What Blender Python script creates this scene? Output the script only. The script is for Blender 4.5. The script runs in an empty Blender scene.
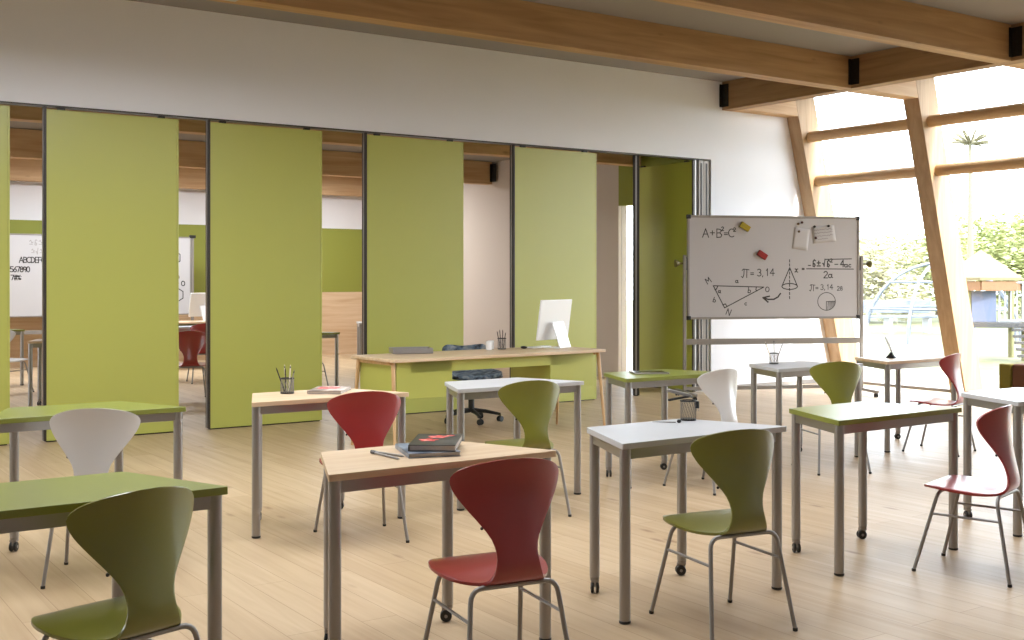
import bpy, math, random
from mathutils import Vector, Matrix
random.seed(7)
R = math.radians
sc = bpy.context.scene
COL = sc.collection

# ------------------------------------------------------------------ helpers
def lin(c):
    r = []
    for v in c[:3]:
        v /= 255.0
        r.append(v/12.92 if v <= 0.04045 else ((v+0.055)/1.055)**2.4)
    return (*r, 1.0)

class MB:
    """collects shapes that become ONE mesh"""
    def __init__(s): s.v = []; s.f = []; s.m = []; s.mi = 0
    def add(s, vs, fs):
        b = len(s.v); s.v += [tuple(v) for v in vs]
        s.f += [tuple(b+i for i in f) for f in fs]; s.m += [s.mi]*len(fs)
        return s
    def box(s, c, d, rz=0, rx=0, ry=0):
        M = Matrix.Translation(c) @ Matrix.Rotation(rz, 4, 'Z') @ Matrix.Rotation(ry, 4, 'Y') @ Matrix.Rotation(rx, 4, 'X')
        x, y, z = d[0]/2, d[1]/2, d[2]/2
        vs = [M @ Vector(p) for p in [(-x,-y,-z),(x,-y,-z),(x,y,-z),(-x,y,-z),(-x,-y,z),(x,-y,z),(x,y,z),(-x,y,z)]]
        return s.add(vs, [(0,3,2,1),(4,5,6,7),(0,1,5,4),(1,2,6,5),(2,3,7,6),(3,0,4,7)])
    def box2(s, a, b):
        return s.box([(a[i]+b[i])/2 for i in range(3)], [abs(b[i]-a[i]) for i in range(3)])
    def prism(s, poly, z0, z1, M=None):
        n = len(poly)
        vs = [Vector((p[0], p[1], z0)) for p in poly] + [Vector((p[0], p[1], z1)) for p in poly]
        if M is not None: vs = [M @ v for v in vs]
        return s.add(vs, [tuple(range(n-1,-1,-1)), tuple(range(n,2*n))] + [(i,(i+1)%n,n+(i+1)%n,n+i) for i in range(n)])
    def tube(s, pts, r, n=12, cap=True, flat=None):
        pts = [Vector(p) for p in pts]; rings = []
        rr = r if isinstance(r, (list, tuple)) else [r]*len(pts)
        up = None
        for i, p in enumerate(pts):
            a = pts[max(i-1,0)]; b = pts[min(i+1,len(pts)-1)]
            t = (b-a).normalized()
            if up is None:
                up = Vector((0,0,1)) if abs(t.z) < .9 else Vector((1,0,0))
            side = t.cross(up).normalized(); up = side.cross(t).normalized()
            rings.append([p + (side*math.cos(2*math.pi*k/n) + up*math.sin(2*math.pi*k/n))*rr[i] for k in range(n)])
        vs = [v for g in rings for v in g]; fs = []
        for i in range(len(pts)-1):
            for k in range(n):
                a = i*n+k; b = i*n+(k+1)%n
                fs.append((a, b, b+n, a+n))
        if cap:
            fs.append(tuple(range(n-1,-1,-1))); fs.append(tuple((len(pts)-1)*n+k for k in range(n)))
        if flat: vs = [flat(v) for v in vs]
        return s.add(vs, fs)
    def lathe(s, prof, n=20, M=None):
        vs = []; fs = []
        for r, z in prof:
            for k in range(n):
                a = 2*math.pi*k/n; vs.append(Vector((r*math.cos(a), r*math.sin(a), z)))
        for i in range(len(prof)-1):
            for k in range(n):
                a = i*n+k; b = i*n+(k+1)%n; fs.append((a, b, b+n, a+n))
        if prof[0][0] > 1e-6: fs.append(tuple(range(n-1,-1,-1)))
        if prof[-1][0] > 1e-6: fs.append(tuple((len(prof)-1)*n+k for k in range(n)))
        if M is not None: vs = [M @ v for v in vs]
        return s.add(vs, fs)
    def sphere(s, c, r, n=12, sq=(1,1,1)):
        m = n//2
        vs = [(c[0], c[1], c[2]-r*sq[2])]
        for i in range(1, m):
            t = math.pi*i/m
            for k in range(n):
                a = 2*math.pi*k/n
                vs.append((c[0]+r*sq[0]*math.sin(t)*math.cos(a), c[1]+r*sq[1]*math.sin(t)*math.sin(a), c[2]-r*sq[2]*math.cos(t)))
        vs.append((c[0], c[1], c[2]+r*sq[2])); fs = []
        for k in range(n): fs.append((0, 1+(k+1)%n, 1+k))
        for i in range(m-2):
            for k in range(n):
                a = 1+i*n+k; b = 1+i*n+(k+1)%n; fs.append((a, b, b+n, a+n))
        L = len(vs)-1; o = 1+(m-2)*n
        for k in range(n): fs.append((o+k, o+(k+1)%n, L))
        return s.add(vs, fs)
    def build(s, name, mats, parent=None, smooth=True, bevel=0, seg=2, loc=None, rz=0, angle=0.6):
        me = bpy.data.meshes.new(name); me.from_pydata(s.v, [], s.f)
        if not isinstance(mats, (list, tuple)): mats = [mats]
        for m in mats: me.materials.append(m)
        if len(mats) > 1: me.polygons.foreach_set('material_index', s.m)
        me.validate(); me.update()
        if smooth:
            me.shade_smooth(); me.set_sharp_from_angle(angle=angle)
        o = bpy.data.objects.new(name, me); COL.objects.link(o)
        if parent: o.parent = parent
        if loc: o.location = loc
        o.rotation_euler.z = rz
        if bevel:
            b = o.modifiers.new('bevel', 'BEVEL'); b.width = bevel; b.segments = seg; b.limit_method = 'ANGLE'; b.angle_limit = R(40)
            b.harden_normals = False
        return o

def tag(o, label, cat, group=None, kind=None):
    o['label'] = label
    if cat: o['category'] = cat
    if group: o['group'] = group
    if kind: o['kind'] = kind
    return o
def struct(o): o['kind'] = 'structure'; return o
def empty(name, loc=(0,0,0), rz=0):
    o = bpy.data.objects.new(name, None); COL.objects.link(o)
    o.location = loc; o.rotation_euler.z = rz; o.empty_display_size = .1
    return o
KIDS = {}
def kids(o): return [c for c in COL.objects if c.parent == o]
def copy_tree(o, parent=None):
    c = o.copy(); COL.objects.link(c); c.parent = parent
    for ch in kids(o): copy_tree(ch, c)
    return c
def recolor(root, part, mat):
    for ch in kids(root):
        if ch.name.split('.')[0] == part:
            me = ch.data.copy(); me.materials.clear(); me.materials.append(mat); ch.data = me

# ------------------------------------------------------------------ materials
def new(name):
    m = bpy.data.materials.new(name); m.use_nodes = True
    nt = m.node_tree; b = nt.nodes['Principled BSDF']
    return m, nt, b
def plain(name, c, rough=.5, metal=0, spec=.5, coat=0, noise=0, nscale=30, bump=0):
    m, nt, b = new(name)
    b.inputs['Base Color'].default_value = lin(c); b.inputs['Roughness'].default_value = rough
    b.inputs['Metallic'].default_value = metal; b.inputs['Specular IOR Level'].default_value = spec
    b.inputs['Coat Weight'].default_value = coat; b.inputs['Coat Roughness'].default_value = .2
    tc = nt.nodes.new('ShaderNodeTexCoord'); nz = nt.nodes.new('ShaderNodeTexNoise')
    nz.inputs['Scale'].default_value = nscale; nz.inputs['Detail'].default_value = 4
    nt.links.new(tc.outputs['Object'], nz.inputs['Vector'])
    if noise:
        mx = nt.nodes.new('ShaderNodeMix'); mx.data_type = 'RGBA'
        cc = lin(c); mx.inputs['A'].default_value = tuple(v*(1-noise) for v in cc[:3])+(1,)
        mx.inputs['B'].default_value = tuple(min(1, v*(1+noise)) for v in cc[:3])+(1,)
        nt.links.new(nz.outputs['Fac'], mx.inputs['Factor']); nt.links.new(mx.outputs['Result'], b.inputs['Base Color'])
    if bump:
        bp = nt.nodes.new('ShaderNodeBump'); bp.inputs['Strength'].default_value = bump; bp.inputs['Distance'].default_value = .002
        nt.links.new(nz.outputs['Fac'], bp.inputs['Height']); nt.links.new(bp.outputs['Normal'], b.inputs['Normal'])
    return m
def wood(name, c1, c2, axis='X', scale=1.0, rough=.5, knots=True, coord='Object', strength=1.0):
    """grain runs along axis"""
    m, nt, b = new(name)
    b.inputs['Roughness'].default_value = rough
    tc = nt.nodes.new('ShaderNodeTexCoord'); mp = nt.nodes.new('ShaderNodeMapping')
    s = {'X': (.6,9,9), 'Y': (9,.6,9), 'Z': (9,9,.6)}[axis]
    mp.inputs['Scale'].default_value = tuple(v*scale for v in s)
    nt.links.new(tc.outputs[coord], mp.inputs['Vector'])
    n1 = nt.nodes.new('ShaderNodeTexNoise'); n1.inputs['Scale'].default_value = 1.6; n1.inputs['Detail'].default_value = 7; n1.inputs['Distortion'].default_value = .6
    nt.links.new(mp.outputs['Vector'], n1.inputs['Vector'])
    mx = nt.nodes.new('ShaderNodeMix'); mx.data_type = 'RGBA'
    mx.inputs['A'].default_value = lin(c1); mx.inputs['B'].default_value = lin(c2)
    mr = nt.nodes.new('ShaderNodeMapRange'); mr.inputs['From Min'].default_value = .3; mr.inputs['From Max'].default_value = .75; mr.inputs['To Max'].default_value = strength
    nt.links.new(n1.outputs['Fac'], mr.inputs['Value']); nt.links.new(mr.outputs['Result'], mx.inputs['Factor'])
    out = mx.outputs['Result']
    if knots:
        mp2 = nt.nodes.new('ShaderNodeMapping'); s2 = {'X': (.35,1,1), 'Y': (1,.35,1), 'Z': (1,1,.35)}[axis]
        mp2.inputs['Scale'].default_value = tuple(v*4*scale for v in s2)
        nt.links.new(tc.outputs[coord], mp2.inputs['Vector'])
        vo = nt.nodes.new('ShaderNodeTexVoronoi'); vo.inputs['Scale'].default_value = 1.0
        nt.links.new(mp2.outputs['Vector'], vo.inputs['Vector'])
        m2 = nt.nodes.new('ShaderNodeMapRange'); m2.inputs['From Min'].default_value = .03; m2.inputs['From Max'].default_value = .09; m2.inputs['To Min'].default_value = .55; m2.inputs['To Max'].default_value = 0
        nt.links.new(vo.outputs['Distance'], m2.inputs['Value'])
        mx2 = nt.nodes.new('ShaderNodeMix'); mx2.data_type = 'RGBA'; mx2.inputs['B'].default_value = tuple(v*.45 for v in lin(c2)[:3])+(1,)
        nt.links.new(m2.outputs['Result'], mx2.inputs['Factor']); nt.links.new(out, mx2.inputs['A']); out = mx2.outputs['Result']
    nt.links.new(out, b.inputs['Base Color'])
    return m
def floor_mat():
    m, nt, b = new('floor_boards')
    tc = nt.nodes.new('ShaderNodeTexCoord'); mp = nt.nodes.new('ShaderNodeMapping')
    mp.inputs['Rotation'].default_value = (0,0,R(90))
    nt.links.new(tc.outputs['Object'], mp.inputs['Vector'])
    br = nt.nodes.new('ShaderNodeTexBrick'); br.inputs['Scale'].default_value = 1
    br.inputs['Brick Width'].default_value = 2.1; br.inputs['Row Height'].default_value = .165
    br.inputs['Mortar Size'].default_value = .0016; br.inputs['Mortar Smooth'].default_value = .1; br.offset = .37
    br.inputs['Color1'].default_value = lin(FL1); br.inputs['Color2'].default_value = lin(FL2); br.inputs['Mortar'].default_value = lin((150,120,88))
    nt.links.new(mp.outputs['Vector'], br.inputs['Vector'])
    # grain along Y
    m2 = nt.nodes.new('ShaderNodeMapping'); m2.inputs['Scale'].default_value = (14,.8,1)
    nt.links.new(tc.outputs['Object'], m2.inputs['Vector'])
    n = nt.nodes.new('ShaderNodeTexNoise'); n.inputs['Scale'].default_value = 1.3; n.inputs['Detail'].default_value = 6; n.inputs['Distortion'].default_value = .8
    nt.links.new(m2.outputs['Vector'], n.inputs['Vector'])
    mr = nt.nodes.new('ShaderNodeMapRange'); mr.inputs['From Min'].default_value = .35; mr.inputs['From Max'].default_value = .75; mr.inputs['To Max'].default_value = .35
    nt.links.new(n.outputs['Fac'], mr.inputs['Value'])
    mx = nt.nodes.new('ShaderNodeMix'); mx.data_type = 'RGBA'; mx.inputs['B'].default_value = lin(FL3)
    nt.links.new(mr.outputs['Result'], mx.inputs['Factor']); nt.links.new(br.outputs['Color'], mx.inputs['A'])
    # knots
    m3 = nt.nodes.new('ShaderNodeMapping'); m3.inputs['Scale'].default_value = (5,1.6,1)
    nt.links.new(tc.outputs['Object'], m3.inputs['Vector'])
    vo = nt.nodes.new('ShaderNodeTexVoronoi'); vo.inputs['Scale'].default_value = 1
    nt.links.new(m3.outputs['Vector'], vo.inputs['Vector'])
    mk = nt.nodes.new('ShaderNodeMapRange'); mk.inputs['From Min'].default_value = .02; mk.inputs['From Max'].default_value = .13; mk.inputs['To Min'].default_value = .75; mk.inputs['To Max'].default_value = 0
    nt.links.new(vo.outputs['Distance'], mk.inputs['Value'])
    mx2 = nt.nodes.new('ShaderNodeMix'); mx2.data_type = 'RGBA'; mx2.inputs['B'].default_value = lin((120,82,52))
    nt.links.new(mk.outputs['Result'], mx2.inputs['Factor']); nt.links.new(mx.outputs['Result'], mx2.inputs['A'])
    nt.links.new(mx2.outputs['Result'], b.inputs['Base Color'])
    b.inputs['Specular IOR Level'].default_value = .5
    r = nt.nodes.new('ShaderNodeMapRange'); r.inputs['To Min'].default_value = .36; r.inputs['To Max'].default_value = .55
    nt.links.new(n.outputs['Fac'], r.inputs['Value']); nt.links.new(r.outputs['Result'], b.inputs['Roughness'])
    return m
def glass_mat():
    m, nt, b = new('window_glass')
    nt.nodes.remove(b); out = nt.nodes['Material Output']
    t = nt.nodes.new('ShaderNodeBsdfTransparent'); t.inputs['Color'].default_value = (.97,.98,.97,1)
    g = nt.nodes.new('ShaderNodeBsdfGlossy'); g.inputs['Roughness'].default_value = .02
    mx = nt.nodes.new('ShaderNodeMixShader'); mx.inputs['Fac'].default_value = .05
    nt.links.new(t.outputs[0], mx.inputs[1]); nt.links.new(g.outputs[0], mx.inputs[2]); nt.links.new(mx.outputs[0], out.inputs['Surface'])
    return m
def speckle(name, cols, scale, rough=.8):
    m, nt, b = new(name); b.inputs['Roughness'].default_value = rough
    tc = nt.nodes.new('ShaderNodeTexCoord'); n = nt.nodes.new('ShaderNodeTexNoise'); n.inputs['Scale'].default_value = scale; n.inputs['Detail'].default_value = 5
    nt.links.new(tc.outputs['Object'], n.inputs['Vector'])
    cr = nt.nodes.new('ShaderNodeValToRGB'); e = cr.color_ramp.elements
    e[0].position = .35; e[0].color = lin(cols[0]); e[1].position = .68; e[1].color = lin(cols[-1])
    for i, c in enumerate(cols[1:-1]):
        x = e.new(.35+.33*(i+1)/(len(cols)-1)); x.color = lin(c)
    nt.links.new(n.outputs['Fac'], cr.inputs['Fac']); nt.links.new(cr.outputs['Color'], b.inputs['Base Color'])
    return m

FL1 = (196,171,138); FL2 = (183,156,122); FL3 = (154,122,88)
M = {}
M['floor'] = floor_mat()
M['wall'] = plain('white_plaster', (234,236,242), .9, spec=.2, noise=.012, nscale=3)
M['far_wall'] = plain('grey_white_plaster', (214,210,210), .9, spec=.2)
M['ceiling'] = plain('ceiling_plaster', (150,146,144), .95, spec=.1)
M['green_panel'] = plain('green_laminate', (176,178,88), .34, spec=.6, noise=.02, nscale=2)
M['green_top'] = plain('green_table_laminate', (128,134,56), .28, spec=.7)
M['white_top'] = plain('white_table_laminate', (192,192,194), .34)
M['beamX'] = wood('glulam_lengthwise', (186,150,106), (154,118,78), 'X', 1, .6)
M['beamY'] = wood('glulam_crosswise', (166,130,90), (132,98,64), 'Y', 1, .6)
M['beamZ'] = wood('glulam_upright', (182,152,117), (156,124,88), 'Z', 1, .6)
M['railY'] = wood('pale_timber_rail', (196,164,124), (172,138,100), 'Y', 1, .6, knots=False)
M['stub'] = wood('lit_glulam', (206,172,132), (180,140,98), 'X', 1, .6)  # beam timber made lighter, the daylight on it put into the colour
M['oakX'] = wood('light_oak', (218,194,164), (200,168,132), 'X', 1.6, .4, knots=False)
M['leg_oak'] = wood('oak_leg', (214,178,132), (190,150,104), 'Z', 2, .45, knots=False)
M['steel'] = plain('silver_lacquered_steel', (160,157,154), .3, metal=.8)
M['steel_dark'] = plain('grey_painted_steel', (146,140,134), .42, metal=.35)
M['chrome'] = plain('satin_chrome', (176,172,168), .25, metal=.85)
M['chair_steel'] = plain('grey_chair_steel', (150,146,142), .38, metal=.5)
M['black'] = plain('black_plastic', (28,27,26), .45)
M['bracket'] = plain('dark_steel_bracket', (40,36,32), .5, metal=.4)
M['dark_edge'] = plain('dark_aluminium_edge', (62,58,54), .4, metal=.5)
M['alu'] = plain('brushed_aluminium', (172,170,170), .32, metal=.8)
M['chair_green'] = plain('green_stained_veneer', (118,118,38), .3, spec=.6, coat=.6, noise=.03)
M['chair_red'] = plain('red_stained_veneer', (152,40,40), .3, spec=.6, coat=.6, noise=.03)
M['chair_white'] = plain('white_lacquered_veneer', (214,212,210), .3, coat=1.0)
M['beige'] = plain('beige_plaster', (190,176,164), .9, spec=.2)
M['board'] = plain('whiteboard_enamel', (186,183,184), .28)
M['ink'] = plain('black_marker_ink', (44,40,38), .6)
M['ink_grey'] = plain('faded_marker_ink', (150,145,142), .7)
M['paper'] = plain('note_paper', (190,187,187), .8)
M['glass'] = glass_mat()
M['knob'] = plain('olive_plastic_knob', (96,88,36), .4)
M['white_plastic'] = plain('white_gloss_plastic', (240,240,240), .25, coat=.3)
M['imac'] = plain('pale_aluminium', (236,236,236), .3, metal=.1)
M['screen'] = plain('black_screen', (14,14,16), .15)
M['fabric'] = speckle('blue_grey_patterned_fabric', [(40,44,52),(96,112,128),(150,152,150)], 16)
M['brown'] = plain('brown_upholstery', (92,56,36), .85, noise=.08, nscale=60, bump=.3)
M['olive'] = plain('olive_upholstery', (112,100,28), .85, noise=.08, nscale=60)
M['yellow'] = plain('yellow_eraser_felt', (160,140,34), .8)
M['red'] = plain('red_eraser_felt', (140,34,28), .8)
M['wainscot'] = wood('wainscot_ply', (208,180,148), (184,150,114), 'X', 1, .5)
M['band_green'] = plain('deep_green_paint', (128,130,48), .7)
M['grass'] = speckle('lawn_grass', [(70,76,44),(84,88,56),(98,98,72)], 1.5)
M['leaf'] = speckle('tree_leaves', [(100,110,62),(148,154,102),(174,174,128)], 2.5)
M['leaf2'] = speckle('olive_tree_leaves', [(138,136,102),(168,164,130),(188,184,154)], 2.5)
M['bark'] = plain('tree_bark', (70,58,46), .9)
M['sand'] = plain('pale_sand', (132,128,112), .95)

# ------------------------------------------------------------------ dimensions
YW = 10.357          # face of the partition wall
ZB, ZC = 3.56, 3.92  # beam underside, ceiling
def post_x(z): return 11.59 - (z-3.56)*.264     # inner face of the raked posts
ZO = 2.92            # head of the opening

# ------------------------------------------------------------------ room shell
def rect_mesh(name, a, b, mat, **k): return MB().box2(a, b).build(name, mat, smooth=False, **k)
struct(rect_mesh('floor', (-6.2,-5.2,-.12), (12.95,19.55,0), M['floor']))
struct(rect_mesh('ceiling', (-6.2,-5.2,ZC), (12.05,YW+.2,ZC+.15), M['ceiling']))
# partition wall: header above the opening and solid end wall with raked end
w = MB(); MW = Matrix(((1,0,0,0),(0,0,-1,YW+.16),(0,1,0,0),(0,0,0,1)))
def pw(z): return post_x(z)+.36
w.prism([(-6.2,ZO),(10.2,ZO),(10.2,0),(pw(0)+.55,0),(pw(0)+.35,.9),(pw(.9)+.0,.9),(pw(ZC),ZC),(-6.2,ZC)], 0, .16, MW)
struct(w.build('wall_back', M['wall'], smooth=False))
struct(rect_mesh('baseboard_back', (10.2,YW-.012,0), (12.5,YW,.055), M['steel_dark']))
struct(rect_mesh('trim_1', (-6.0,YW-.004,ZO-.012), (10.19,YW+.10,ZO+.001), M['dark_edge']))
# wall behind the camera and left wall (never seen, they close the room)
struct(rect_mesh('wall_front', (-6.2,-5.2,0), (12.5,-5.0,ZC), M['wall']))
lw = MB()
lw.box2((-6.2,-5.0,0),(-6.0,19.4,.9)); lw.box2((-6.2,-5.0,2.9),(-6.0,19.4,ZC))
for y0, y1 in ((-5,9.6),(10.3,12.2),(14.6,15.4),(17.8,19.4)): lw.box2((-6.2,y0,.9),(-6.0,y1,2.9))  # unseen openings left between these blocks, added to let sky light in
struct(lw.build('wall_left', M['wall'], smooth=False))

# ceiling beams
def shoe(x, y, z0=ZB, z1=ZC, name='beam_shoe', lab=None):
    b = MB(); b.box((x-.006,y-.060,(z0+z1)/2), (.012,.11,z1-z0-.07)); b.box((x-.025,y-.006,(z0+z1)/2), (.05,.012,z1-z0-.07))
    o = b.build(name, M['bracket'], bevel=.004, loc=None)
    for k, dz in enumerate((-.1,0,.1)):
        s = MB(); s.lathe([(.011,-.0),(.011,.006),(.006,.009)], 8, Matrix.Translation((x-.012,y-.065,(z0+z1)/2+dz)) @ Matrix.Rotation(-math.pi/2,4,'Y'))
        s.build('bolt', M['bracket'], o)
    return o
BY = [8.43, 6.49, 4.55, 2.61, .67, -1.27, -3.21]
NP = 4   # posts and panes only down to the fifth beam, unseen solid wall beyond blocks daylight
names_b = ['ceiling beam closest to the green partition, of pale glulam timber','second glulam ceiling beam out from the green partition']
for i, y in enumerate(BY):
    o = MB().box2((-6.0,y-.09,ZB),(10.39,y+.09,ZC)).build('ceiling_beam', M['beamX'], bevel=.004)
    struct(o)
    def slant(x0, yc, wd, nm):
        Mx = Matrix(((1,0,0,0),(0,0,-1,yc+wd/2),(0,1,0,0),(0,0,0,1)))
        b = MB().prism([(x0,ZB),(post_x(ZB),ZB),(post_x(ZC),ZC),(x0,ZC)], 0, wd, Mx)
        return struct(b.build(nm, M['stub'], bevel=.004))
    if i < NP: slant(10.56, y, .215, 'ceiling_beam')
    if y > 0:
        lab = {0: 'dark steel beam shoe on the beam crossing above the whiteboard', 1: 'dark steel beam shoe at the beam crossing in the top right corner'}.get(i, 'dark steel beam shoe on a crossing nearer the room front')
        tag(shoe(10.388, y-.092), lab, 'bracket', 'steel shoes at the beam crossings')
slant(10.56, 10.256, .20, 'ceiling_beam')
tag(shoe(10.388, YW-.004), 'dark steel beam shoe where the cross beam meets the white wall', 'bracket', 'steel shoes at the beam crossings')
struct(MB().box2((10.39,-5.0,ZB),(10.56,YW,ZC)).build('ceiling_beam', M['beamY'], bevel=.004))

# raked posts, rails and glass of the window wall
PY_ = [10.256] + BY[:NP]
for i, y in enumerate(PY_):
    wd = .20 if i == 0 else .215
    Mx = Matrix(((1,0,0,0),(0,0,-1,y+wd/2),(0,1,0,0),(0,0,0,1)))
    p = [(post_x(0),0),(post_x(0)+.38,0),(post_x(ZC)+.38,ZC),(post_x(ZC),ZC)]
    if i: p = [(post_x(0)-.0,0),(post_x(0)+.38,0),(post_x(ZC)+.38,ZC),(post_x(ZC),ZC)]
    struct(MB().prism(p, 0, wd, Mx).build('window_post', M['beamZ'], bevel=.004))
for i in range(len(PY_)-1):
    y0, y1 = PY_[i+1]+.1075, PY_[i]-(.10 if i == 0 else .1075)
    for z in (3.30, 2.725):
        x = post_x(z)+.16
        struct(MB().tube([(x,y0,z),(x,y1,z)], .072, 20).build('window_rail', M['railY']))
    xs = lambda z: post_x(z)+.33
    g = MB(); vs = []
    for dx in (0,.012):
        vs += [(xs(.04)+dx,y0,.04),(xs(.04)+dx,y1,.04),(xs(ZC-.02)+dx,y1,ZC-.02),(xs(ZC-.02)+dx,y0,ZC-.02)]
    g.add(vs, [(0,1,2,3),(7,6,5,4),(0,4,5,1),(1,5,6,2),(2,6,7,3),(3,7,4,0)])
    o = g.build('window_%d' % (i+1), M['glass'], smooth=False); struct(o)
    sl = MB().box2((post_x(0)+.02,y0,0),(post_x(0)+.38,y1,.035)); struct(sl.build('window_%d_sill' % (i+1), M['steel_dark'], smooth=False))
# unseen wall closing the window side here, put in to darken the front row
struct(rect_mesh('wall_light_block', (12.45,-5.0,0), (12.65,2.54,ZC), M['wall']))

# ------------------------------------------------------------------ second classroom behind the partition
YB = 19.4
struct(rect_mesh('wall_far', (-6.0,YB,0), (10.5,YB+.15,3.4), M['far_wall']))
struct(rect_mesh('trim_2', (-6.0,YB-.015,1.17), (10.34,YB,2.36), M['band_green']))
struct(rect_mesh('trim_3', (-6.0,YB-.03,0), (10.34,YB,1.17), M['wainscot']))
struct(rect_mesh('wall_side', (10.35,12.35,0), (10.5,YB,3.4), M['beige']))
struct(rect_mesh('trim_4', (10.35,YW+.17,2.45), (10.5,12.35,3.34), M['band_green']))
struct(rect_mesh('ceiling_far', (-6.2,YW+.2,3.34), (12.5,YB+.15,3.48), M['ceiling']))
for y in (11.9,15.6,19.2):
    struct(MB().box2((-6.0,y-.09,2.97),(10.3,y+.09,3.335)).build('ceiling_beam', M['stub'], bevel=.004))  # lightened timber colour stands in for light on these beams
tag(shoe(10.3, 15.5, 2.97, 3.335), 'dark steel beam shoe seen through the fourth partition gap', 'bracket', 'steel shoes at the beam crossings')
g = MB().box2((10.40,10.55,.03),(10.412,12.35,2.45)); struct(g.build('window_9', M['glass'], smooth=False))

# ------------------------------------------------------------------ sliding partition panels
def panel(x, y, ln, rz, label, grp='green sliding partition panels'):
    t = empty('partition_panel', (x,y,0), rz)
    tag(t, label, 'partition panel', grp)
    MB().box2((.02,0,.012),(ln-.02,.075,ZO-.035)).build('panel_face', M['green_panel'], t, bevel=.002)
    e = MB().box2((0,-.002,.012),(.02,.077,ZO-.014)).build('edge_profile', M['dark_edge'], t, bevel=.002)
    MB().box2((-.004,.028,.014),(.0,.047,ZO-.016)).build('seal', M['steel'], e, smooth=False)
    MB().box2((ln-.02,-.001,.012),(ln,.076,ZO-.035)).build('edge_profile', M['green_panel'], t, bevel=.002)
    MB().box2((.02,.01,.002),(ln-.02,.065,.012)).build('bottom_seal', M['black'], t, smooth=False)
    for xx in (.15, ln-.15): MB().box2((xx-.03,.02,ZO-.035),(xx+.03,.055,ZO-.012)).build('hanger', M['dark_edge'], t, smooth=False)
    return t
panel(.80, YW, 1.16, 0, 'green sliding partition panel cut off by the left edge')
panel(2.235, YW, 1.175, 0, 'green sliding partition panel, the widest, behind the white chair at left')
panel(3.69, YW, 1.16, 0, 'green sliding partition panel behind the wooden table with the pencil cup')
panel(5.33, YW, 1.18, 0, 'green sliding partition panel behind the left half of the teacher desk')
panel(7.165, YW, 1.18, 0, 'pale green sliding partition panel directly behind the white computer')
panel(9.03, YW+.03, 1.03, R(49.5), 'narrow green partition panel swung open beside the beige side wall')
panel(9.98, YW+.02, 1.13, R(90), 'dark shaded green partition panel folded back beside the whiteboard')
for k, xx in enumerate((10.005, 10.095)):
    t = empty('parked_panel', (xx,YW+.02,0))
    tag(t, ['green partition panel parked in the stack, metal edge nearer the green','green partition panel parked in the stack, metal edge against the white wall'][k], 'partition panel', 'parked partition panels')
    MB().box2((.003,.03,.03),(.08,1.1,ZO-.045)).build('panel_face', M['green_panel'], t, bevel=.002)
    MB().box2((.0,.0,.012),(.084,.03,ZO-.014)).build('edge_profile', M['steel_dark'], t, bevel=.003)
    MB().box2((.032,-.006,.02),(.052,.0,ZO-.05)).build('seal', M['black'], t, smooth=False)

# ------------------------------------------------------------------ school tables
TW, Tw, TD, TH = .98, .581, .489, .743
LI = .03; LR = .0232
def castor_mesh(cx, cy, rot):
    c = MB(); Z0 = Matrix.Translation((cx,cy,0)) @ Matrix.Rotation(rot,4,'Z')
    for s_ in (-1,1):
        Mw = Z0 @ Matrix.Translation((-.006,s_*.0115,.0245)) @ Matrix.Rotation(math.pi/2,4,'X')
        c.lathe([(.010,-.0065),(.0225,-.006),(.0245,-.003),(.0245,.003),(.0225,.006),(.010,.0065)], 20, Mw)
    return c
def fork_mesh(cx, cy, rot):
    c = MB(); Z0 = Matrix.Translation((cx,cy,0)) @ Matrix.Rotation(rot,4,'Z')
    c.lathe([(.017,.060),(.0205,.056),(.0215,.070),(.019,.072)], 14, Z0)
    c.prism([(-.024,-.004),(.016,-.004),(.016,.004),(-.024,.004)], .030, .060, Z0)
    for s_ in (-1,1): c.lathe([(.007,-.0012),(.007,.0012)], 10, Z0 @ Matrix.Translation((-.006,s_*.0195,.0245)) @ Matrix.Rotation(math.pi/2,4,'X'))
    c.prism([(-.020,-.017),(.016,-.017),(.018,0),(.016,.017),(-.020,.017),(-.022,0)], .050, .060, Z0)
    return c
def make_table(topmat, framemat):
    t = empty('school_table')
    W, w2, D = TW/2, Tw/2, TD
    # top with rounded corners
    poly = [(-W,0),(W,0),(w2,D),(-w2,D)]
    def rounded(poly, r):
        out = []; n = len(poly)
        for i in range(n):
            p = Vector(poly[i]); a = (Vector(poly[i-1])-p).normalized(); b = (Vector(poly[(i+1)%n])-p).normalized()
            for k in range(4):
                u = k/3; p0 = p+a*r; p1 = p; p2 = p+b*r
                q = p0*(1-u)**2 + p1*2*u*(1-u) + p2*u*u; out.append((q.x,q.y))
        return out
    MB().prism(rounded(poly,.012), TH-.025, TH).build('tabletop', topmat, t, bevel=.0015)
    legs = [(-W+.038,LI,0),(W-.038,LI,0),(-w2+.024,D-LI,1),(w2-.024,D-LI,1)]
    f = MB()
    def rail(a, b):
        a = Vector(a[:2]); b = Vector(b[:2]); d = b-a; L = d.length - .03; c = (a+b)/2
        f.box((c.x,c.y,TH-.025-.0225), (L,.026,.045), math.atan2(d.y,d.x))
    rail(legs[0],legs[1]); rail(legs[2],legs[3]); rail(legs[0],legs[2]); rail(legs[1],legs[3])
    f.build('table_frame', framemat, t, bevel=.002)
    for x, y, cas in legs:
        z0 = .072 if cas else .011
        l = MB().lathe([(LR-.0015,z0),(LR,z0+.002),(LR,TH-.0255)], 24, Matrix.Translation((x,y,0))).build('leg', framemat, t)
        if cas:
            rr_ = R(57) if x < 0 else R(-33)
            castor_mesh(x,y,rr_).build('castor_wheel', M['black'], l); fork_mesh(x,y,rr_).build('castor_fork', M['steel_dark'], l)
        else: MB().lathe([(.020,0),(LR+.0012,.003),(LR+.0012,.010),(LR-.001,.012)], 24, Matrix.Translation((x,y,0))).build('foot_cap', M['black'], l)
    return t
proto_t = {}
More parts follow.
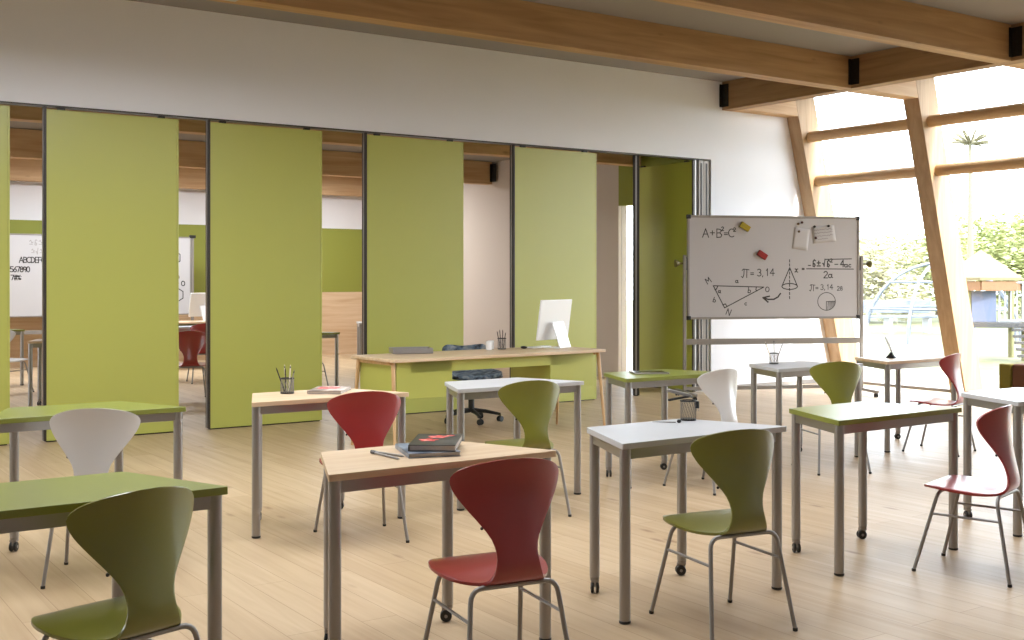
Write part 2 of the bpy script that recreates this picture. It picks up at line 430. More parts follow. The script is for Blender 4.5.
def table(kind, x, y, label, rz=0, group='trapezoid school tables'):
    if kind not in proto_t:
        t = make_table({'green':M['green_top'],'white':M['white_top'],'wood':M['oakX']}[kind], M['steel']); proto_t[kind] = t
    else: t = copy_tree(proto_t[kind])
    t.location = (x,y,0); t.rotation_euler.z = rz
    return tag(t, label, 'table', group)
table('green', .839, 3.534, 'green topped table in front at the left edge, behind the dark green chair')
table('green', 1.484, 5.862, 'green topped table with the white chair, in the second row at far left')
table('wood', 2.818, 5.860, 'wooden topped table with pencil cup and magazine by the green partition')
table('wood', 2.175, 3.549, 'wooden topped table in the front row with stacked books and two pens')
table('white', 4.132, 5.858, 'white topped table just before the teacher desk, nothing on it')
table('white', 3.478, 3.540, 'white topped table in the front row with the black mesh cup')
table('green', 5.441, 5.823, 'green topped table with a dark tablet lying on it')
table('white', 6.919, 5.824, 'white topped table in front of the whiteboard with a pencil cup')
table('green', 4.809, 3.537, 'green topped table with glare on its top, front row right of centre')
table('wood', 8.229, 5.849, 'wooden topped table nearest the window, with a white pen stand')
table('white', 6.274, 3.520, 'white topped table cut off by the right edge of the photo')

# ------------------------------------------------------------------ shell chairs
PROF = [  # y, z, half width, forward curl of the sides, downward curl of the sides
 (.205,.400,.085,0,.0),(.198,.407,.130,0,0),(.180,.415,.165,0,.002),(.140,.421,.195,0,.006),(.080,.420,.208,0,.010),
 (.010,.414,.200,0,.014),(-.050,.407,.178,0,.016),(-.100,.402,.150,.004,.012),(-.140,.402,.122,.010,.006),(-.168,.411,.102,.02,.0),
 (-.184,.434,.088,.035,0),(-.187,.466,.078,.055,0),(-.180,.505,.074,.065,0),(-.170,.550,.086,.070,0),(-.161,.598,.118,.072,0),
 (-.154,.648,.156,.072,0),(-.150,.692,.186,.072,0),(-.149,.728,.201,.072,0),(-.150,.754,.200,.072,0),(-.152,.776,.180,.072,0),
 (-.154,.792,.146,.072,0),(-.155,.803,.105,.072,0),(-.156,.810,.060,.072,0),(-.156,.813,.022,.072,0)]
def catmull(P, n):
    out = []
    for i in range(len(P)-1):
        p0 = P[max(i-1,0)]; p1 = P[i]; p2 = P[i+1]; p3 = P[min(i+2,len(P)-1)]
        for k in range(n):
            t = k/n
            out.append([.5*((2*b)+(-a+c)*t+(2*a-5*b+4*c-d)*t*t+(-a+3*b-3*c+d)*t**3) for a,b,c,d in zip(p0,p1,p2,p3)])
    out.append(list(P[-1])); return out
def make_chair(mat):
    t = empty('shell_chair')
    P = catmull(PROF, 2); NU = 16; m = MB(); vs = []; fs = []
    for (y,z,hw,fo,dn) in P:
        for k in range(NU+1):
            u = -1+2*k/NU; e = (abs(u*hw)/.2)**2.0
            vs.append((u*hw, y+fo*e, z-dn*e*.6))
    for i in range(len(P)-1):
        for k in range(NU):
            a = i*(NU+1)+k; fs.append((a,a+NU+1,a+NU+2,a+1))
    m.add(vs, fs)
    s = m.build('seat_shell', mat, t, angle=3.1)
    so = s.modifiers.new('solid','SOLIDIFY'); so.thickness = .011; so.offset = 0
    be = s.modifiers.new('round','BEVEL'); be.width = .003; be.segments = 2; be.limit_method = 'ANGLE'; be.angle_limit = R(60)
    for sx in (-1,1):
        for front in (1,0):
            fx, fy = sx*.200, (.222 if front else -.222)
            tx, ty = sx*.158, (.120 if front else -.150)
            zt = .391
            pts = [(fx,fy,.006)]
            top = Vector((tx,ty,zt)); foot = Vector((fx,fy,.006)); d = (foot-top).normalized(); inn = Vector((-sx,0,0)); rb = .045
            for k in range(6):
                u = k/5; pts.append(tuple((top+d*rb)*(1-u)**2 + top*2*u*(1-u) + (top+inn*rb)*u*u))
            pts.append((0,ty,zt))
            l = MB().tube(pts, .0088, 12).build('leg', M['chair_steel'], t)
            MB().lathe([(.009,0),(.0105,.002),(.0105,.012),(.009,.014)], 12, Matrix.Translation((fx,fy,0))).build('foot_cap', M['black'], l)
        zs = .285; k = (zs-.006)/(.391-.006)
        a = (sx*(.200+(.158-.2)*k), .222+(.120-.222)*k, zs); b = (sx*(.200+(.158-.2)*k), -.222+(-.150+.222)*k, zs)
        MB().tube([a,b], .006, 10).build('stretcher', M['chair_steel'], t)
    for y in (.1,-.14):
        MB().tube([(0,y,.397),(0,y+.001,.402+(.012 if y > 0 else -.003))], .014, 10).build('mount', M['black'], t)
    MB().sphere((-.112,-.135,.585), .006, 8).build('bumper', M['black'], t)
    return t
proto_c = {}
def chair(kind, x, y, deg, label, group='moulded shell chairs'):
    if kind not in proto_c: t = make_chair(M['chair_'+kind]); proto_c[kind] = t
    else: t = copy_tree(proto_c[kind])
    t.location = (x,y,0); t.rotation_euler.z = R(deg)
    return tag(t, label, 'chair', group)
chair('green', .944, 3.415, 15, 'large dark green shell chair cropped at the lower left corner')
chair('white', 1.453, 5.585, -26, 'white shell chair at the green table on the far left')
chair('red', 2.842, 5.58, -12, 'light red shell chair at the wooden table by the partition')
chair('red', 2.186, 3.270, -9, 'dark red shell chair at the wooden table with books, front centre')
chair('green', 3.955, 5.61, -10, 'pale green glossy shell chair at the empty white table before the desk')
chair('green', 3.364, 3.356, -10, 'green shell chair at the white front table with the mesh cup')
chair('white', 5.475, 5.585, 5, 'white shell chair with strong sheen at the table with the tablet')
chair('green', 6.724, 5.585, -24, 'green shell chair at the white table before the whiteboard')
chair('red', 4.967, 3.25, 15, 'red shell chair seen from the side at the glossy green table')
chair('red', 8.17, 5.67, 15, 'red shell chair with white glare at the wooden table by the window')

# ------------------------------------------------------------------ teacher's desk
desk = empty('teacher_desk', (5.525,8.08,0), R(2.6))
tag(desk, 'long teacher desk with oak top, green drawer boxes and splayed wooden legs', 'desk')
def desk_build(desk, hw=1.14, dp=.70, lengths=True):
    MB().box2((-hw,0,.716),(hw,dp,.743)).build('desktop', M['oakX'], desk, bevel=.004)
    MB().box2((-hw+.19,.05,.625),(hw-.27,.07,.716)).build('front_panel', M['green_panel'], desk, bevel=.002)
    for nm, x0, x1 in (('left',-hw+.055,-hw+.60),('right',hw-.62,hw-.11)):
        c = MB().box2((x0,.05,.42),(x1,dp-.06,.716)).build('pedestal', M['green_panel'], desk, bevel=.002)
        for k in range(2):
            d = MB().box2((x0+.01,dp-.062,.43+k*.145),(x1-.01,dp-.045,.565+k*.145)).build('drawer', M['green_panel'], c, bevel=.002)
    for sx in (-1,1):
        for y0, y1 in ((.07,-.0),(dp-.07,dp+.0)):
            MB().tube([(sx*(hw-.035),y0,.716),(sx*(hw-.01),y1,.0)], [.018,.011], 14).build('leg', M['leg_oak'], desk)
        MB().box2((sx*(hw-.035)-.012,.1,.69),(sx*(hw-.035)+.012,dp-.1,.716)).build('end_rail', M['leg_oak'], desk, bevel=.002)
desk_build(desk); desk.scale.z = 1.03; DH = TH*1.03

def frame_of(o, x, y):  # desk local -> world
    a = o.rotation_euler.z; return (o.location.x+x*math.cos(a)-y*math.sin(a), o.location.y+x*math.sin(a)+y*math.cos(a))

# things on the desk
tr = empty('letter_tray', (4.90,8.66,DH+.001), R(-20))
tag(tr, 'flat silver metal tray lying on the left end of the teacher desk', 'tray')
MB().box((0,0,.006),(.35,.25,.006)).build('tray_base', M['alu'], tr, bevel=.002)
b = MB(); 
for sx in (-1,1): b.box((sx*.173,0,.026),(.005,.25,.044)); b.box((0,sx*.123,.026),(.35,.005,.044))
b.build('rim', M['alu'], tr, bevel=.002)
def cup(x, y, label):
    o = MB().lathe([(.026,0),(.030,.002),(.031,.078),(.029,.078),(.028,.006),(0.0,.006)], 20).build('cup', M['white_plastic'], loc=(x,y,DH+.001))
    return tag(o, label, 'cup', 'white cups on the teacher desk')
cup(5.70,8.63,'white beaker on the teacher desk, the left of the pair'); cup(5.79,8.74,'white beaker on the teacher desk, nearer the pencil cup')

def mesh_cup(x, y, z, label, h=.10, r=.038, pencils=5, grp='mesh pencil cups', spread=.16, plen=.17, cols=None):
    t = empty('pencil_cup', (x,y,z))
    tag(t, label, 'pencil cup', grp)
    MB().lathe([(r*1.04,0),(r*1.06,.004),(r*1.02,.008),(0,.008)], 20).build('cup_base', M['black'], t)
    rim = MB(); n = 24
    rim.tube([(r*1.03*math.cos(2*math.pi*k/n),r*1.03*math.sin(2*math.pi*k/n),h) for k in range(n+1)], .0035, 6)
    rim.build('rim', M['black'], t)
    w = MB()
    for k in range(18):
        a0 = 2*math.pi*k/18
        for tw in (-1,1):
            w.tube([(r*math.cos(a0+tw*j*.16),r*math.sin(a0+tw*j*.16),.006+(h-.008)*j/5) for j in range(6)], .0011, 4)
    w.build('wire_mesh', M['steel_dark'], t)
    return t
def pencil(p0, p1, mat, label, grp, tipmat=None, r=.0038):
    p0 = Vector(p0); p1 = Vector(p1); d = (p1-p0)
    o = MB().tube([p0, p0+d*.9, p1], [r,r,.001], 7).build('pencil', mat)
    tag(o, label, 'pencil', grp)
    MB().tube([p0+d*.86, p0+d*.93], [r*1.1,r*.9], 7).build('ferrule', tipmat or M['black'], o)
    return o
def fill_cup(x, y, z, n, where, mats, ln=.19, lean=.035):
    for k in range(n):
        a = k*2.4+.5; bx, by = x+.45*.035*math.cos(a), y+.45*.035*math.sin(a)
        tx, ty = x+1.35*lean*math.cos(a)*(.6+.4*(k%2)), y+1.35*lean*math.sin(a)
        pencil((bx,by,z+.012), (tx,ty,z+ln-.012*(k%3)), mats[k%len(mats)], 'slim pencil standing in the cup ' + where, 'pencils in the cup ' + where)
M['pen_w'] = plain('cream_pencil', (222,210,186), .5); M['pen_d'] = plain('dark_pencil', (52,44,38), .5); M['pen_g'] = plain('grey_pen', (140,136,130), .4)
mesh_cup(2.688,6.215,TH+.001,'black mesh pencil cup on the wooden table by the partition', h=.088)
fill_cup(2.688,6.215,TH+.001,5,'on the wooden table by the partition',[M['pen_w'],M['pen_d'],M['pen_g']],.165,.048)
mesh_cup(5.86,8.66,DH+.001,'small black mesh pencil cup on the teacher desk')
fill_cup(5.86,8.66,DH+.001,4,'on the teacher desk',[M['pen_d']],.18)
mesh_cup(6.782,6.192,TH+.001,'wire pencil cup on the white table in front of the whiteboard', h=.085, r=.034)
fill_cup(6.782,6.192,TH+.001,3,'before the whiteboard',[M['pen_g'],M['pen_w']],.19,.06)
mesh_cup(3.745,3.955,TH+.001,'black rimmed mesh cup on the white front row table', h=.092, r=.036)
# stapler and scissors laid over the cup of the front table
st = empty('stapler', (3.725,3.955,TH+.101), R(-30))
tag(st, 'dark metal stapler lying across the mesh cup on the white front table', 'stapler')
MB().box((-.028,0,.006),(.11,.018,.010), 0, 0, R(-10)).build('stapler_base', M['black'], st, bevel=.003)
MB().box((-.030,0,.030),(.12,.020,.016), 0, 0, R(14)).build('stapler_arm', M['steel_dark'], st, bevel=.005)
MB().tube([(.03,-.012,.012),(.03,.012,.012)], .007, 10).build('hinge', M['steel'], st)
ey = empty('bulldog_clip', (3.772,3.925,TH+.075))
tag(ey, 'black paper clip hooked on the right rim of the front table cup', 'clip')
MB().box((0,0,0),(.012,.022,.034)).build('clip_body', M['black'], ey, bevel=.003)
MB().tube([(0,-.006,.012),(.006,-.007,-.03),(.006,.007,-.03),(0,.006,.012)], .0014, 6).build('clip_wire', M['steel'], ey)
pn = MB().tube([(3.545,3.985,TH+.004),(3.60,3.935,TH+.004),(3.625,3.912,TH+.004)], [.0015,.003,.003], 6).build('earphone', M['pen_g'])
tag(pn, 'thin pale cable earphone with black bud lying before the mesh cup', 'earphone')
MB().sphere((3.636,3.902,TH+.009), .009, 10, (1.3,1,1)).build('earbud', M['black'], pn)

# pens on the wooden front table
def pen(a, b, label):
    z = TH+.005
    o = MB().tube([(a[0],a[1],z),(a[0]+(b[0]-a[0])*.93,a[1]+(b[1]-a[1])*.93,z),(b[0],b[1],z)], [.0042,.0042,.001], 8).build('pen', M['pen_g'])
    MB().tube([(a[0],a[1],z),(a[0]+(b[0]-a[0])*.14,a[1]+(b[1]-a[1])*.14,z)], .0052, 8).build('pen_cap', M['pen_d'], o)
    return tag(o, label, 'pen', 'pens on the front wooden table')
pen((2.040,3.915),(2.085,3.735),'grey pen on the front wooden table, the one nearer the books')
pen((2.030,3.895),(2.040,3.690),'grey pen on the front wooden table, the one nearer the table corner')

def book(x, y, z, w, d, h, rz, cover, label, art=None, grp=None, name='book'):
    t = empty(name, (x,y,z), rz); tag(t, label, 'book', grp)
    MB().box((.002,0,h/2),(w-.008,d-.008,h-.006)).build('pages', M['paper2'], t)
    c = MB(); c.box((0,0,.0015),(w,d,.003)); c.box((0,0,h-.0015),(w,d,.003)); c.box((-w/2+.0015,0,h/2),(.003,d,h))
    c.build('cover', cover, t, bevel=.001)
    if art: art(t, w, d, h)
    return t
M['paper2'] = plain('book_pages', (188,182,176), .8)
M['cov_dark'] = speckle('dark_photo_cover', [(28,28,28),(54,54,54),(96,94,92)], 14, .35)
M['cov_blue'] = speckle('grey_blue_cover', [(90,104,124),(140,150,166),(176,182,190)], 14, .35)
M['cov_mix'] = speckle('grey_white_cover', [(70,66,64),(170,150,140),(226,220,214)], 12, .35)
M['blossom'] = speckle('red_blossom_print', [(170,30,34),(226,80,80),(240,170,160)], 40, .4)
def art_flowers(t, w, d, h):
    for cx, cy, r in ((-.028,-.02,.034),(.0,.07,.036),(.045,.105,.016)):
        m = MB(); pts = []
        for k in range(36):
            a = 2*math.pi*k/36; rr = r*(1+.22*math.sin(5*a)); pts.append((cx+rr*math.cos(a), cy+rr*math.sin(a)))
        m.prism(pts, h, h+.0006); m.build('cover_picture', M['blossom'], t, smooth=False)
def art_red(t, w, d, h):
    m = MB(); m.box((-.01,.03,h+.0003),(w*.6,d*.4,.0006)); m.build('cover_picture', M['blossom'], t, smooth=False)
book(2.222,3.800,TH+.0005,.20,.27,.018,R(-18),M['cov_blue'],'grey blue book at the bottom of the stack on the front wooden table', None, 'books on the front wooden table')
book(2.275,3.82,TH+.0195,.18,.31,.024,R(-37),M['cov_dark'],'thick dark book with red blossoms on top of the front table stack', art_flowers, 'books on the front wooden table')
book(2.935,6.165,TH+.0005,.20,.29,.020,R(-38),M['cov_mix'],'thin book with red and grey cover on the wooden table by the partition', art_red)
# tablet
tb = empty('tablet', (5.385,6.09,TH+.0005), R(-28)); tag(tb, 'dark flat tablet lying on the green table', 'tablet')
MB().box((0,0,.005),(.25,.19,.010)).build('tablet_body', M['steel_dark'], tb, bevel=.003)
MB().box((0,0,.0104),(.225,.165,.0012)).build('screen', M['screen'], tb)
# pen stand on the window table
ps = empty('pen_stand', (8.121,6.10,TH+.0005)); tag(ps, 'black pen stand on the wooden table nearest the window', 'pen stand')
MB().lathe([(.042,0),(.042,.006),(.020,.03),(.010,.048),(0,.05)], 18).build('stand_base', M['black'], ps)
o = MB().tube([(8.126,6.095,TH+.049),(8.09,6.13,TH+.17),(8.085,6.135,TH+.185)], [.009,.009,.004], 10).build('pen', M['white_plastic']); tag(o, 'thick white pen standing in the black holder near the window', 'pen')

# computer
def computer(x, y, rz, label):
    t = empty('desktop_computer', (x,y,DH+.0005), rz); tag(t, label, 'computer')
    # local: screen faces +Y, back towards -Y
    MR = Matrix.Translation((0,.02,.265)) @ Matrix.Rotation(R(8),4,'X')
    s = MB(); s.prism([(-.265,-.19),(.265,-.19),(.265,.19),(-.265,.19)], -.008, .008, MR @ Matrix.Rotation(R(90),4,'X'))
    s.build('screen_housing', M['imac'], t, bevel=.006)
    k = MB(); k.prism([(-.25,-.13),(.25,-.13),(.25,.175),(-.25,.175)], -.0095, -.0078, MR @ Matrix.Rotation(R(90),4,'X')); k.build('screen', M['screen'], t, smooth=False)
    b = MB(); b.box((0,-.010,.003),(.20,.17,.006)); b.build('stand_foot', M['imac'], t, bevel=.002)
    n = MB(); n.box((0,-.060,.125),(.19,.010,.255), 0, R(-20)); n.build('stand_neck', M['imac'], t, bevel=.002)
    return t
computer(6.41,8.56,R(20),'white all-in-one computer seen from behind on the teacher desk')
kb = empty('keyboard', (6.30,8.70,DH+.0005), R(20)); tag(kb, 'slim white keyboard on the teacher desk beside the computer', 'keyboard')
MB().box((0,0,.005),(.30,.11,.009)).build('keyboard_body', M['imac'], kb, bevel=.002)
q = MB()
for i in range(12):
    for j in range(4): q.box((-.132+i*.024,-.038+j*.024,.0105),(.020,.020,.002))
q.build('keys', M['white_plastic'], kb, smooth=False)
ms = MB().sphere((0,0,.004), .026, 14, (1,1.6,.5)).build('computer_mouse', M['black'], loc=(6.08,8.62,DH+.0095)); tag(ms, 'small dark mouse on the teacher desk left of the keyboard', 'mouse')

# office chair behind the desk
oc = empty('office_chair', (6.05,9.48,0), R(163)); tag(oc, 'office swivel chair with blue grey patterned upholstery behind the teacher desk', 'office chair')
def cushion(name, pts_w, mat, parent):
    pass
s = MB(); P = catmull([(.24,.42,.20),(.25,.45,.235),(.20,.475,.255),(.05,.48,.265),(-.12,.48,.25),(-.21,.485,.22),(-.25,.51,.18)], 3)
vs = []; fs = []; NU = 12
for y,z,hw in P:
    for k in range(NU+1):
        u = -1+2*k/NU; vs.append((u*hw, y, z+.03*abs(u)**2.5))
for i in range(len(P)-1):
    for k in range(NU):
        a = i*(NU+1)+k; fs.append((a,a+NU+1,a+NU+2,a+1))
o = s.add(vs,fs).build('seat', M['fabric'], oc, angle=3.1); so = o.modifiers.new('s','SOLIDIFY'); so.thickness = .05; so.offset = -1; be = o.modifiers.new('b','BEVEL'); be.width=.015; be.segments=3; be.limit_method='ANGLE'; be.angle_limit=R(60)
s = MB(); P = catmull([(-.24,.54,.15),(-.26,.58,.19),(-.275,.63,.225),(-.285,.68,.23),(-.29,.72,.22),(-.29,.735,.18)], 3)
vs = []; fs = []
for y,z,hw in P:
    for k in range(NU+1):
        u = -1+2*k/NU; vs.append((u*hw, y+.06*abs(u)**2, z))
for i in range(len(P)-1):
    for k in range(NU):
        a = i*(NU+1)+k; fs.append((a,a+NU+1,a+NU+2,a+1))
o = s.add(vs,fs).build('backrest', M['fabric'], oc, angle=3.1); so = o.modifiers.new('s','SOLIDIFY'); so.thickness = .045; so.offset = 0; be = o.modifiers.new('b','BEVEL'); be.width=.015; be.segments=3; be.limit_method='ANGLE'; be.angle_limit=R(60)
MB().tube([(0,-.12,.405),(0,-.27,.43),(0,-.315,.50),(0,-.315,.68)], .016, 10).build('back_support', M['black'], oc)
MB().lathe([(.03,.10),(.03,.26),(.018,.262),(.018,.40),(.08,.405),(.08,.415)], 18).build('gas_column', M['black'], oc)
for k in range(5):
    a = 2*math.pi*k/5+.35; c_, s_ = math.cos(a), math.sin(a)
    l = MB().tube([(.02*c_,.02*s_,.115),(.14*c_,.14*s_,.105),(.29*c_,.29*s_,.075)], [.024,.019,.013], 10).build('base_arm', M['black'], oc)
    c = MB(); cx, cy = .285*c_, .285*s_
    c.lathe([(.007,.04),(.007,.075)], 8, Matrix.Translation((cx,cy,0)))
    for sg in (-1,1):
        c.lathe([(.012,-.009),(.026,-.008),(.029,-.003),(.029,.003),(.026,.008),(.012,.009)], 16, Matrix.Translation((cx,cy,.029)) @ Matrix.Rotation(a+.7,4,'Z') @ Matrix.Translation((0,sg*.017,0)) @ Matrix.Rotation(math.pi/2,4,'X'))
    c.build('castor', M['black'], l)

# ------------------------------------------------------------------ whiteboard on its stand
BL, BRt = Vector((9.381,9.929)), Vector((11.394,9.027))
BW = (BRt-BL).length; bang = math.atan2((BRt-BL).y,(BRt-BL).x)
wb = empty('mobile_whiteboard', (BL.x,BL.y,0), bang)
tag(wb, 'large mobile whiteboard covered in maths formulas on a grey wheeled stand', 'whiteboard')
ZL0, ZL1 = .932, 2.175
fr = .028
MB().box2((fr*.6,-.010,ZL0+fr*.6),(BW-fr*.6,.012,ZL1-fr*.6)).build('board', M['board'], wb, smooth=False)
f = MB()
f.box2((0,-.018,ZL0),(BW,.018,ZL0+fr)); f.box2((0,-.018,ZL1-fr),(BW,.018,ZL1)); f.box2((0,-.018,ZL0+fr),(fr,.018,ZL1-fr)); f.box2((BW-fr,-.018,ZL0+fr),(BW,.018,ZL1-fr))
f.build('board_frame', M['steel_dark'], wb, bevel=.003)
c = MB()
for x in (0,BW):
    for z in (ZL0,ZL1): c.box((x+(.018 if x == 0 else -.018),0,z+(.018 if z == ZL0 else -.018)),(.05,.042,.05))
c.build('corner_guards', M['black'], wb, bevel=.006)
for sx, x in ((-1,-.032),(1,BW+.032)):
    MB().box2((x-.018,-.018,.08),(x+.018,.018,1.70)).build('upright', M['steel_dark'], wb, bevel=.003)
    foot = MB().box2((x-.02,-.40,.05),(x+.02,.30,.085)).build('foot', M['steel_dark'], wb, bevel=.004)
    for y in (-.36,.26):
        cc = MB()
        for sg in (-1,1): cc.lathe([(.008,-.008),(.023,-.007),(.025,0),(.023,.007),(.008,.008)], 14, Matrix.Translation((x+sg*.014,y,.025)) @ Matrix.Rotation(math.pi/2,4,'Y'))
        cc.lathe([(.006,.025),(.006,.052)], 8, Matrix.Translation((x,y,0)))
        cc.build('castor', M['black'], foot)
    kn = MB().box((x-sx*.016,0,1.60),(.022,.03,.16)).build('pivot_plate', M['black'], wb, bevel=.004)
    MB().lathe([(.012,0),(.012,.04),(.030,.06),(.046,.085),(.046,.10),(.02,.105)], 10, Matrix.Translation((x+sx*.018,0,1.60)) @ Matrix.Rotation(sx*math.pi/2,4,'Y')).build('knob', M['knob'] if 'knob' in M else M['black'], kn)
MB().box2((-.014,-.015,.630),(BW+.014,.015,.700)).build('cross_rail', M['steel_dark'], wb, bevel=.003)
MB().box2((-.014,-.015,.086),(BW+.014,.015,.130)).build('lower_rail', M['steel_dark'], wb, bevel=.003)

# --- stroke lettering
def arc(cx, cy, rx, ry, a0, a1, n=10): return [(cx+rx*math.cos(R(a0+(a1-a0)*k/n)), cy+ry*math.sin(R(a0+(a1-a0)*k/n))) for k in range(n+1)]
G = {
 'A': [[(0,0),(.35,1),(.7,0)],[(.12,.38),(.58,.38)]],
 'B': [[(0,0),(0,1),(.4,.95),(.5,.75),(.35,.55),(0,.52)],[(.35,.52),(.58,.3),(.45,.05),(0,0)]],
 'C': [arc(.4,.5,.4,.5,50,310)], 'D': [[(0,0),(0,1)],[(0,1)]+arc(.1,.5,.5,.5,80,-80)+[(0,0)]],
 'E': [[(.5,1),(0,1),(0,0),(.5,0)],[(0,.5),(.4,.5)]], 'F': [[(.5,1),(0,1),(0,0)],[(0,.5),(.4,.5)]],
 'G': [arc(.4,.5,.4,.5,50,330)+[(.78,.45),(.45,.45)]], 'I': [[(.1,0),(.1,1)]],
 'M': [[(0,0),(.05,1),(.38,.4),(.7,1),(.78,0)]], 'N': [[(0,0),(.03,1),(.6,0),(.63,1)]], 'O': [arc(.35,.5,.35,.48,0,360,16)],
 '+': [[(0,.5),(.6,.5)],[(.3,.8),(.3,.2)]], '=': [[(0,.62),(.5,.62)],[(0,.36),(.5,.36)]], '-': [[(0,.5),(.6,.5)]],
 '1': [[(.0,.75),(.15,1),(.15,0)]], '2': [arc(.28,.72,.27,.27,160,-30)+[(0,0),(.6,0)]],
 '3': [arc(.25,.75,.25,.25,150,-80)+arc(.25,.25,.28,.27,80,-150)], '4': [[(.4,0),(.4,1),(0,.35),(.6,.35)]],
 '5': [[(.55,1),(.08,1),(.03,.58)]+arc(.25,.3,.3,.3,100,-140)], '6': [[(.45,1),(.08,.4)]+arc(.28,.28,.26,.28,150,-200,12)],
 '7': [[(0,1),(.55,1),(.2,0)]], '8': [arc(.28,.76,.2,.23,-90,270,12),arc(.28,.27,.27,.27,90,450,12)], '9': [arc(.27,.7,.24,.28,0,360,12)+[(.45,0)]],
 '0': [arc(.28,.5,.28,.5,0,360,14)], ',': [[(.08,.08),(.0,-.18)]], '.': [[(.04,.0),(.08,.05)]], ' ': [],
 'p': [[(.05,.85),(.2,1),(.85,.92)],[(.28,.95),(.25,.35),(.12,.0),(-.05,.12)],[(.6,.93),(.58,0)]],
 'a': [arc(.25,.25,.24,.25,40,330)+[(.52,.5),(.5,.1),(.62,0)]], 'b': [[(0,.95),(.02,0)]+arc(.22,.26,.24,.26,-120,160)], 'c': [arc(.25,.25,.24,.25,50,310)],
 'f': [[(.45,.85),(.3,1.0),(.15,.8),(.12,.1)],[(.12,.1),(.3,.02),(.42,.25),(.3,.45),(.12,.4)]],
 'x': [[(0,.5),(.12,.5),(.3,.05),(.45,.0)],[(.45,.5),(.3,.45),(.1,.05),(-.02,.02)]], 'g': [arc(.2,.3,.2,.2,20,330)+[(.45,.5),(.28,.1),(.5,.05)]],
 '%': [arc(.12,.8,.1,.14,0,360,8),arc(.5,.2,.1,.14,0,360,8),[(.55,1),(.08,0)]], ':': [[(.08,.7),(.1,.66)],[(.08,.2),(.1,.16)]],
 '#': [[(.2,1),(.12,0)],[(.45,1),(.37,0)],[(0,.68),(.55,.68)],[(0,.33),(.55,.33)]], '~': [[(.0,.7),(.2,.9),(.4,.4),(.6,.6)],[(.0,.2),(.5,.2)]],
 'v': [[(0,.35),(.12,.45),(.28,-.1),(.42,1.12)]], 'P': [[(0,.55),(.5,.55)],[(.25,.85),(.25,.3)],[(0,.08),(.5,.08)]],
}
ADV = {'I':.3,'1':.38,',':.28,'.':.25,':':.3,' ':.35,'M':1.0,'p':1.05,'A':.85,'O':.9,'G':.95,'C':.85,'D':.78}
class Ink:
    """strokes given in (u, v) on a board; x0,z0 origin; px metres per unit"""
    def __init__(s, x_of, z_of, w=.006): s.m = MB(); s.x = x_of; s.z = z_of; s.w = w
    def line(s, pts, w=None):
        w = (w or s.w)*1.25
        P = [Vector((s.x(u),0,s.z(v))) for u,v in pts]
        for a, b in zip(P, P[1:]):
            d = b-a
            if d.length < 1e-5: continue
            d.normalize(); n = Vector((-d.z,0,d.x))*w*.5; a2 = a-d*w*.4; b2 = b+d*w*.4
            q = [a2+n, b2+n, b2-n, a2-n]
            vs = [(v.x,-.0106,v.z) for v in q] + [(v.x,-.0098,v.z) for v in q]
            s.m.add(vs, [(0,1,2,3),(7,6,5,4),(0,4,5,1),(1,5,6,2),(2,6,7,3),(3,7,4,0)])
    def text(s, st, u, v, h, rot=0, wd=None, gap=.16):
        x = 0; c_, s_ = math.cos(R(rot)), math.sin(R(rot))
        for ch in st:
            for pl in G[ch]:
                s.line([(u+(x+p[0]*1.0)*h*c_-(-p[1]*h)*s_*-1*0 + (p[1]*h)*s_*0, v-p[1]*h) if rot == 0 else
                        (u+(x+p[0])*h*c_+p[1]*h*s_, v+(x+p[0])*h*s_-p[1]*h*c_) for p in pl], wd)
            x += ADV.get(ch, .62)+gap
    def build(s, name, mat, parent, kind=None):
        return s.m.build(name, mat, parent, smooth=False)
PX = BW/172.0
bx = lambda u: (u-688.2)*PX
bz = lambda v: ZL1-(v-215.6)*(ZL1-ZL0)/103.4
def ink(w=.0085): return Ink(bx, bz, w)
bd = [o for o in kids(wb) if o.name.startswith('board') and not o.name.startswith('board_frame')][0]
i = ink(); i.text('A', 703, 237.5, 8.5); i.text('+', 710.5, 236.5, 7); i.text('B', 717, 237.6, 8.5); i.text('=', 724.3, 237, 6.5); i.text('C', 728.5, 237, 8)
i.text('2', 721.6, 230.6, 3.6, wd=.008); i.text('2', 733.3, 231.4, 3.6, wd=.008); i.build('written_equation', M['ink'], bd)
i = ink(.008); i.text('p', 741.5, 277.5, 8.5); i.text('=', 750.3, 276.5, 6); i.text('3', 757, 275.8, 6.8); i.text(',', 762, 276, 5); i.text('14', 766, 275.6, 7); i.build('written_equation', M['ink'], bd)
i = ink(.009); tri = [(713.5,285.6),(763.3,287.0),(724.6,307.6),(713.5,285.6)]; i.line(tri)
i.line([(718,285.6),(716.5,289),(715,289.2)]); i.line([(756,286.8),(755.5,289.5),(756.5,291)]); i.line([(722.8,304.8),(725.2,303.6),(727,306)])
i.build('drawn_triangle', M['ink'], bd)
i = ink(.0075); i.text('M', 708, 284, 5.6, -30); i.text('O', 765.2, 291.8, 5); i.text('N', 725.8, 314, 6, 20); i.text('a', 735.3, 282.6, 4.6); i.text('g', 718.3, 293, 5.2); i.text('b', 713, 301.4, 5, 20); i.text('c', 744.5, 305, 4.6)
i.text('b', 747.5, 292.5, 5.5, 10); i.build('triangle_letters', M['ink'], bd)
i = ink(.014); i.line([(780,293.5),(777.5,297),(773.5,299.2),(768,299.4),(763.3,297.8)]); i.line([(767.6,302),(762.6,297.6),(769,296.2)]); i.build('drawn_arrow', M['ink'], bd)
i = ink(.009); i.line([(789.2,267.6),(781.6,286)]); i.line([(789.4,267.6),(797,286)]); i.line([(789.3+7.8*math.cos(R(a)),286.4+3*math.sin(R(a))) for a in range(0,361,20)])
for k in range(10): i.line([(789.1,259.5+k*4.1),(789.3,261.8+k*4.1)])
i.build('drawn_cone', M['ink'], bd)
